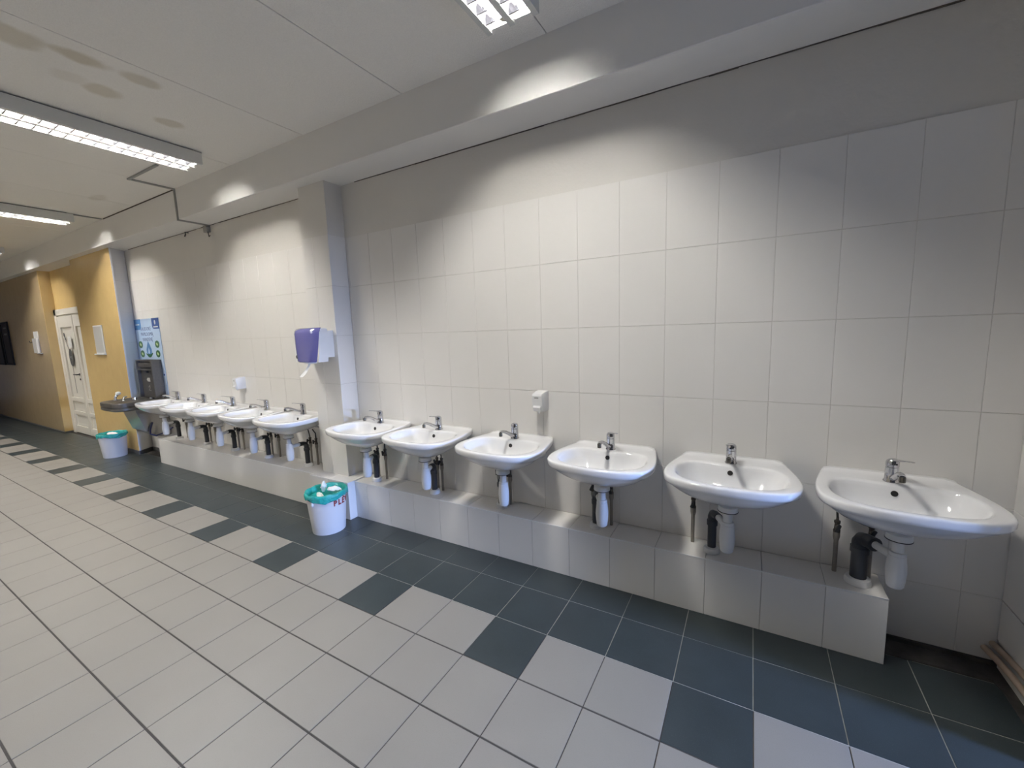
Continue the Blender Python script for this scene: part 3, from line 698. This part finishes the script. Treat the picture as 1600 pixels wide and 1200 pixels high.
# ================================================================== DRINKING FOUNTAIN
t = thing('info_panel', (-6.875, -0.0022, 0.80), 'pale blue drinking water poster panel with green icons above steel fountain', 'poster')
MB().box(-0.35, 0.385, -0.006, 0.0, 0.0, 1.04, 0.001).build('panel', POSTER, t)
def pr(poly, m, name, y=-0.0075): return MB().prism(poly, 'Y', y, -0.005).build(name, m, t)
def rrect(x0, x1, z0, z1, r, corners):
    pts = []
    for (cx, cz, a0, key) in ((x1-r, z1-r, 0, 'tr'), (x0+r, z1-r, 90, 'tl'), (x0+r, z0+r, 180, 'bl'), (x1-r, z0+r, 270, 'br')):
        if key in corners: pts += [(cx+r*math.cos(math.radians(a0+15*k)), cz+r*math.sin(math.radians(a0+15*k))) for k in range(7)]
        else: pts.append((x1 if 'r' in key else x0, z1 if 't' in key else z0))
    return pts
pr(rrect(-0.35, -0.15, 0.90, 1.04, 0.05, ('br',)), BLUEPR, 'corner_badge'); pr(rrect(0.19, 0.385, 0.90, 1.04, 0.05, ('bl',)), NAVY, 'corner_badge')
pr([(0.285+0.02*math.cos(2*PI*k/10), 0.985+0.03*math.sin(2*PI*k/10)) for k in range(10)], PAPER, 'badge_mark', -0.009)
pr([(-0.31, 0.962), (-0.19, 0.962), (-0.19, 0.976), (-0.31, 0.976)], PAPER, 'badge_mark', -0.009); pr([(0.23, 0.92), (0.36, 0.92), (0.36, 0.934), (0.23, 0.934)], PAPER, 'badge_mark', -0.009)
for k, (tx_, zz, sx_) in enumerate((('NAUDOKĖ', 0.905, -0.02), ('PAPILDOMĄ', 0.835, 0.0), ('VANDENĮ', 0.765, 0.0))):
    link('lettering', text_mesh(tx_, 0.068, TEXTB), t, (sx_, -0.0068, zz), (PI/2, 0, 0))
for (x_, z_) in ((-0.235, 0.70), (0.265, 0.70), (-0.215, 0.575), (0.255, 0.575)):
    pr([(x_+0.062*math.cos(2*PI*k/18), z_+0.048*math.sin(2*PI*k/18)) for k in range(18)], GREENPR, 'icon')
    pr([(x_+0.03*math.cos(2*PI*k/5+0.4), z_+0.022*math.sin(2*PI*k/5)) for k in range(5)], LGREEN, 'icon_mark', -0.009)
pr([(0.0, 0.745), (0.04, 0.69), (0.075, 0.63), (0.07, 0.585), (0.03, 0.56), (-0.03, 0.56), (-0.07, 0.585), (-0.075, 0.63), (-0.04, 0.69)], BLUEPR, 'water_drop')
pr([(0.0, 0.66), (0.025, 0.61), (0.01, 0.575), (-0.03, 0.585), (-0.02, 0.62)], POSTER, 'drop_highlight', -0.009)
pr([(-0.10, 0.58)] + [(-0.10+0.20*k/8, 0.575-0.05*math.sin(PI*k/8)) for k in range(9)] + [(0.10, 0.59), (0.05, 0.57), (-0.04, 0.57)], GREENPR, 'leaf', -0.0085)
MB().lathe([(0.012, -0.014), (0.012, -0.005)], 12, (0.355, 0, 0.30), 'Y').build('fixing_bolt', NAVY, t)

t = thing('drinking_fountain', (-6.76, 0.0, 0.30), 'stainless steel drinking fountain with bottle filler column below blue panel', 'fountain')
Z = lambda z: z-0.30
f_ = MB()   # filler column, hollow front
f_.box(-0.255, 0.202, -0.088, -0.0105, Z(0.80), Z(1.30)); f_.box(-0.26, -0.235, -0.125, -0.03, Z(0.80), Z(1.30)); f_.box(0.175, 0.21, -0.125, -0.03, Z(0.80), Z(1.30), 0.004)
f_.box(-0.235, 0.175, -0.125, -0.03, Z(1.285), Z(1.30)); f_.box(-0.236, 0.176, -0.12, -0.03, Z(1.16), Z(1.185), 0.004)
col = f_.build('filler_column', STEEL_D, t)
MB().box(-0.225, 0.165, -0.118, -0.089, Z(1.205), Z(1.262), 0.008).build('sensor_bar', STEEL_D, col)
MB().lathe([(0.014, Z(1.13)), (0.014, Z(1.162))], 14, (0.0, -0.105, 0)).build('filler_nozzle', DARKMETAL, col, 40)
MB().box(-0.05, 0.01, -0.091, -0.087, Z(1.01), Z(1.06)).prism([(-0.09, Z(1.035)), (-0.055, Z(1.06)), (-0.055, Z(1.01))], 'Y', -0.091, -0.087).build('engraved_icon', LTEXT, col)
MB().tube([(-0.06, -0.089, Z(0.935)), (-0.02, -0.089, Z(0.96)), (-0.02, -0.089, Z(0.925)), (-0.06, -0.089, Z(0.895)), (0.0, -0.089, Z(0.895))], 0.004, 6).build('engraved_icon', LTEXT, col)
# bowl with rounded front
def bowl(inset, z, fr=0.0):
    x0, x1, y0, y1, r = -0.27+inset, 0.30-inset, -0.565+inset+fr, -0.0105, 0.12
    pts = [(x1, y1)] + [(x1-r+r*math.cos(math.radians(-a)), y0+r+r*math.sin(math.radians(-a))) for a in range(0, 91, 15)] + [(x0+r-r*math.sin(math.radians(a)), y0+r-r*math.cos(math.radians(a))) for a in range(0, 91, 15)] + [(x0, y1)]
    return [(p[0], p[1], Z(z)) for p in pts]
MB().loft([bowl(0.05, 0.69, 0.02), bowl(0.02, 0.695), bowl(0.0, 0.71), bowl(0.0, 0.735), bowl(0.008, 0.74), bowl(0.008, 0.748), bowl(0.0, 0.753), bowl(0.0, 0.795), bowl(0.008, 0.803), bowl(0.03, 0.803), bowl(0.05, 0.785), bowl(0.12, 0.765)]).build('bowl', STEEL_D, t, 40)
MB().prism([(-0.0105, Z(0.70)), (-0.355, Z(0.70)), (-0.35, Z(0.67)), (-0.27, Z(0.40)), (-0.13, Z(0.30)), (-0.0105, Z(0.30))], 'X', -0.22, 0.21).build('apron', STEEL, t)
MB().lathe([(0.020, Z(0.803)), (0.020, Z(0.815)), (0.014, Z(0.825)), (0.013, Z(0.85))], 14, (-0.14, -0.42, 0)).tube([(-0.14, -0.42, Z(0.84)), (-0.14, -0.40, Z(0.875)), (-0.14, -0.37, Z(0.88))], [0.013, 0.016, 0.010], 12).build('bubbler', CHROME, t, 40)
MB().lathe([(0.012, Z(0.868)), (0.024, Z(0.876)), (0.029, Z(0.890)), (0.024, Z(0.906)), (0.010, Z(0.913))], 16, (-0.14, -0.385, 0)).build('mouth_guard', DRIP, t, 60)
MB().lathe([(0.016, Z(0.803)), (0.016, Z(0.815)), (0.011, Z(0.822)), (0.011, Z(0.84))], 12, (0.05, -0.40, 0)).tube([(0.05, -0.40, Z(0.835)), (0.05, -0.385, Z(0.855)), (0.05, -0.36, Z(0.858))], [0.011, 0.012, 0.009], 10).build('bubbler', CHROME, t, 40)
MB().lathe([(0.026, Z(0.803)), (0.024, Z(0.83)), (0.010, Z(0.834))], 14, (0.02, -0.28, 0)).build('push_button', CHROME, t, 40)
MB().lathe([(0.018, Z(0.803)), (0.016, Z(0.82)), (0.008, Z(0.822))], 14, (0.17, -0.16, 0)).build('push_button', CHROME, t, 40)
MB().tube([(0.215, -0.20, Z(0.50)), (0.24, -0.24, Z(0.42)), (0.25, -0.25, Z(0.36)), (0.27, -0.20, Z(0.33)), (0.33, -0.12, Z(0.36)), (0.40, -0.06, Z(0.42))], 0.010, 8).build('drain_hose', HOSE, t, 60)

# ================================================================== BINS
def bin_(x, y, label, text, rz):
    t = thing('waste_bin', (x, y, 0.0), label, 'bin', 'white plastic bins with teal bags', rz)
    H, rb, rt = 0.315, 0.122, 0.150
    MB().lathe([(rb-0.01, 0.003), (rb, 0.0), (rb+0.002, 0.010), (rt, H), (rt+0.004, H), (rt+0.004, H+0.008), (rt-0.004, H+0.008), (rt-0.006, H), (rb-0.004, 0.012)], 40, cap1=True).build('bucket', BUCKET, t, 40)
    n = 64; R = []
    for (r, z, wob) in ((rt+0.008, H-0.035, 0.006), (rt+0.010, H-0.012, 0.004), (rt+0.010, H+0.006, 0.003), (rt+0.004, H+0.015, 0.002), (rt-0.010, H+0.012, 0.003), (rt-0.020, H-0.03, 0.006), (rt-0.026, H-0.09, 0.008), (rt-0.035, H-0.14, 0.006), (0.02, H-0.15, 0.0)):
        ring_ = []
        for k in range(n):
            a = 2*PI*k/n
            dr = wob*(0.5*math.sin(7*a+1.3)+0.35*math.sin(17*a)+0.3*math.sin(29*a+2)); dz = (0.012*math.sin(3*a+0.6)+0.006*math.sin(11*a)) if z < H-0.03 and r > rt else 0.0025*math.sin(9*a)
            ring_.append(((r+dr)*math.cos(a), (r+dr)*math.sin(a), z+dz))
        R.append(ring_)
    MB().loft(R).build('bin_bag', BAG, t, 70)
    return t, H, rt
def crumple(parent, c, s, seed, name='tissue', m=PAPER):
    rnd = random.Random(seed); n = 14; R = []
    for k in range(7):
        f = k/6; rr = math.sin(PI*(0.08+0.84*f)); ring_ = []
        for i in range(n):
            a = 2*PI*i/n; q = 1+rnd.uniform(-0.28, 0.28)
            ring_.append((c[0]+s[0]*rr*q*math.cos(a), c[1]+s[1]*rr*q*math.sin(a), c[2]+s[2]*(2*f-1)*(1+rnd.uniform(-0.15, 0.15))))
        R.append(ring_)
    return R
def tissue(x, y, z, s, rz, seed, label):
    o = MB().loft(crumple(None, (0, 0, 0), s, seed)).build('paper_towel', PAPER, None, 25, (x, y, z), (0.1, 0.15, rz))
    tag(o, label, 'paper')
B1 = (-2.745, -0.462)
t, H, rt = bin_(*B1, 'white bin with teal bag by the pillar plinth, dark red letters near its rim', True, 0)
# marker lettering wraps round the bucket
for k, ch in enumerate('PLĖV'):
    a = math.radians(-12 + k*15.0); r = 0.1455
    o = link('lettering', text_mesh(ch, 0.062, REDINK, 0.0015, 0.0022), t, (r*math.cos(a), r*math.sin(a), 0.247), (PI/2+0.083, 0, a+PI/2))
    o.scale = (0.85, 1, 1)
MB().loft(crumple(None, (0.148*math.cos(math.radians(-80)), 0.148*math.sin(math.radians(-80)), 0.262), (0.012, 0.010, 0.022), 4)).build('bag_knot', PAPER, t, 30)
tissue(B1[0]-0.050, B1[1]+0.016, 0.336, (0.022, 0.021, 0.046), 0.4, 11, 'upright crumpled white tissue in the bin by the pillar')
tissue(B1[0]+0.050, B1[1]+0.044, 0.318, (0.050, 0.027, 0.028), 0.5, 5, 'flat crumpled paper towel lying beside the upright tissue in near bin')
tissue(B1[0]-0.005, B1[1]-0.052, 0.300, (0.042, 0.020, 0.016), -0.2, 8, 'crumpled paper towel lowest in the near bin')
B2 = (-7.36, -0.375)
t, H, rt = bin_(*B2, 'white bin with teal bag standing before the yellow pier', False, 0.8)
tissue(B2[0]+0.02, B2[1], 0.312, (0.075, 0.04, 0.022), 0.3, 9, 'crumpled white paper in the bin before the yellow pier')

# ================================================================== HEATING PIPES
t = thing('heating_pipes', (1.11, 0.0, 0.08), 'pair of pale worn heating pipes coming out of the wall at the corner', 'pipe')
for dx, dz in ((-0.012, -0.006), (0.012, 0.022)):
    MB().tube([(dx-0.004, 0.012, dz), (dx-0.002, -0.02, dz+0.004), (dx, -0.10, dz+0.016), (dx+0.002, -0.20, dz+0.028), (dx, -0.30, dz+0.036), (dx, -0.45, dz+0.04)], 0.0125, 12).build('pipe', PIPEPALE, t, 50)
MB().box(-0.02, 0.02, -0.41, -0.39, -0.08, 0.05).build('pipe_support', GREYPL, t)
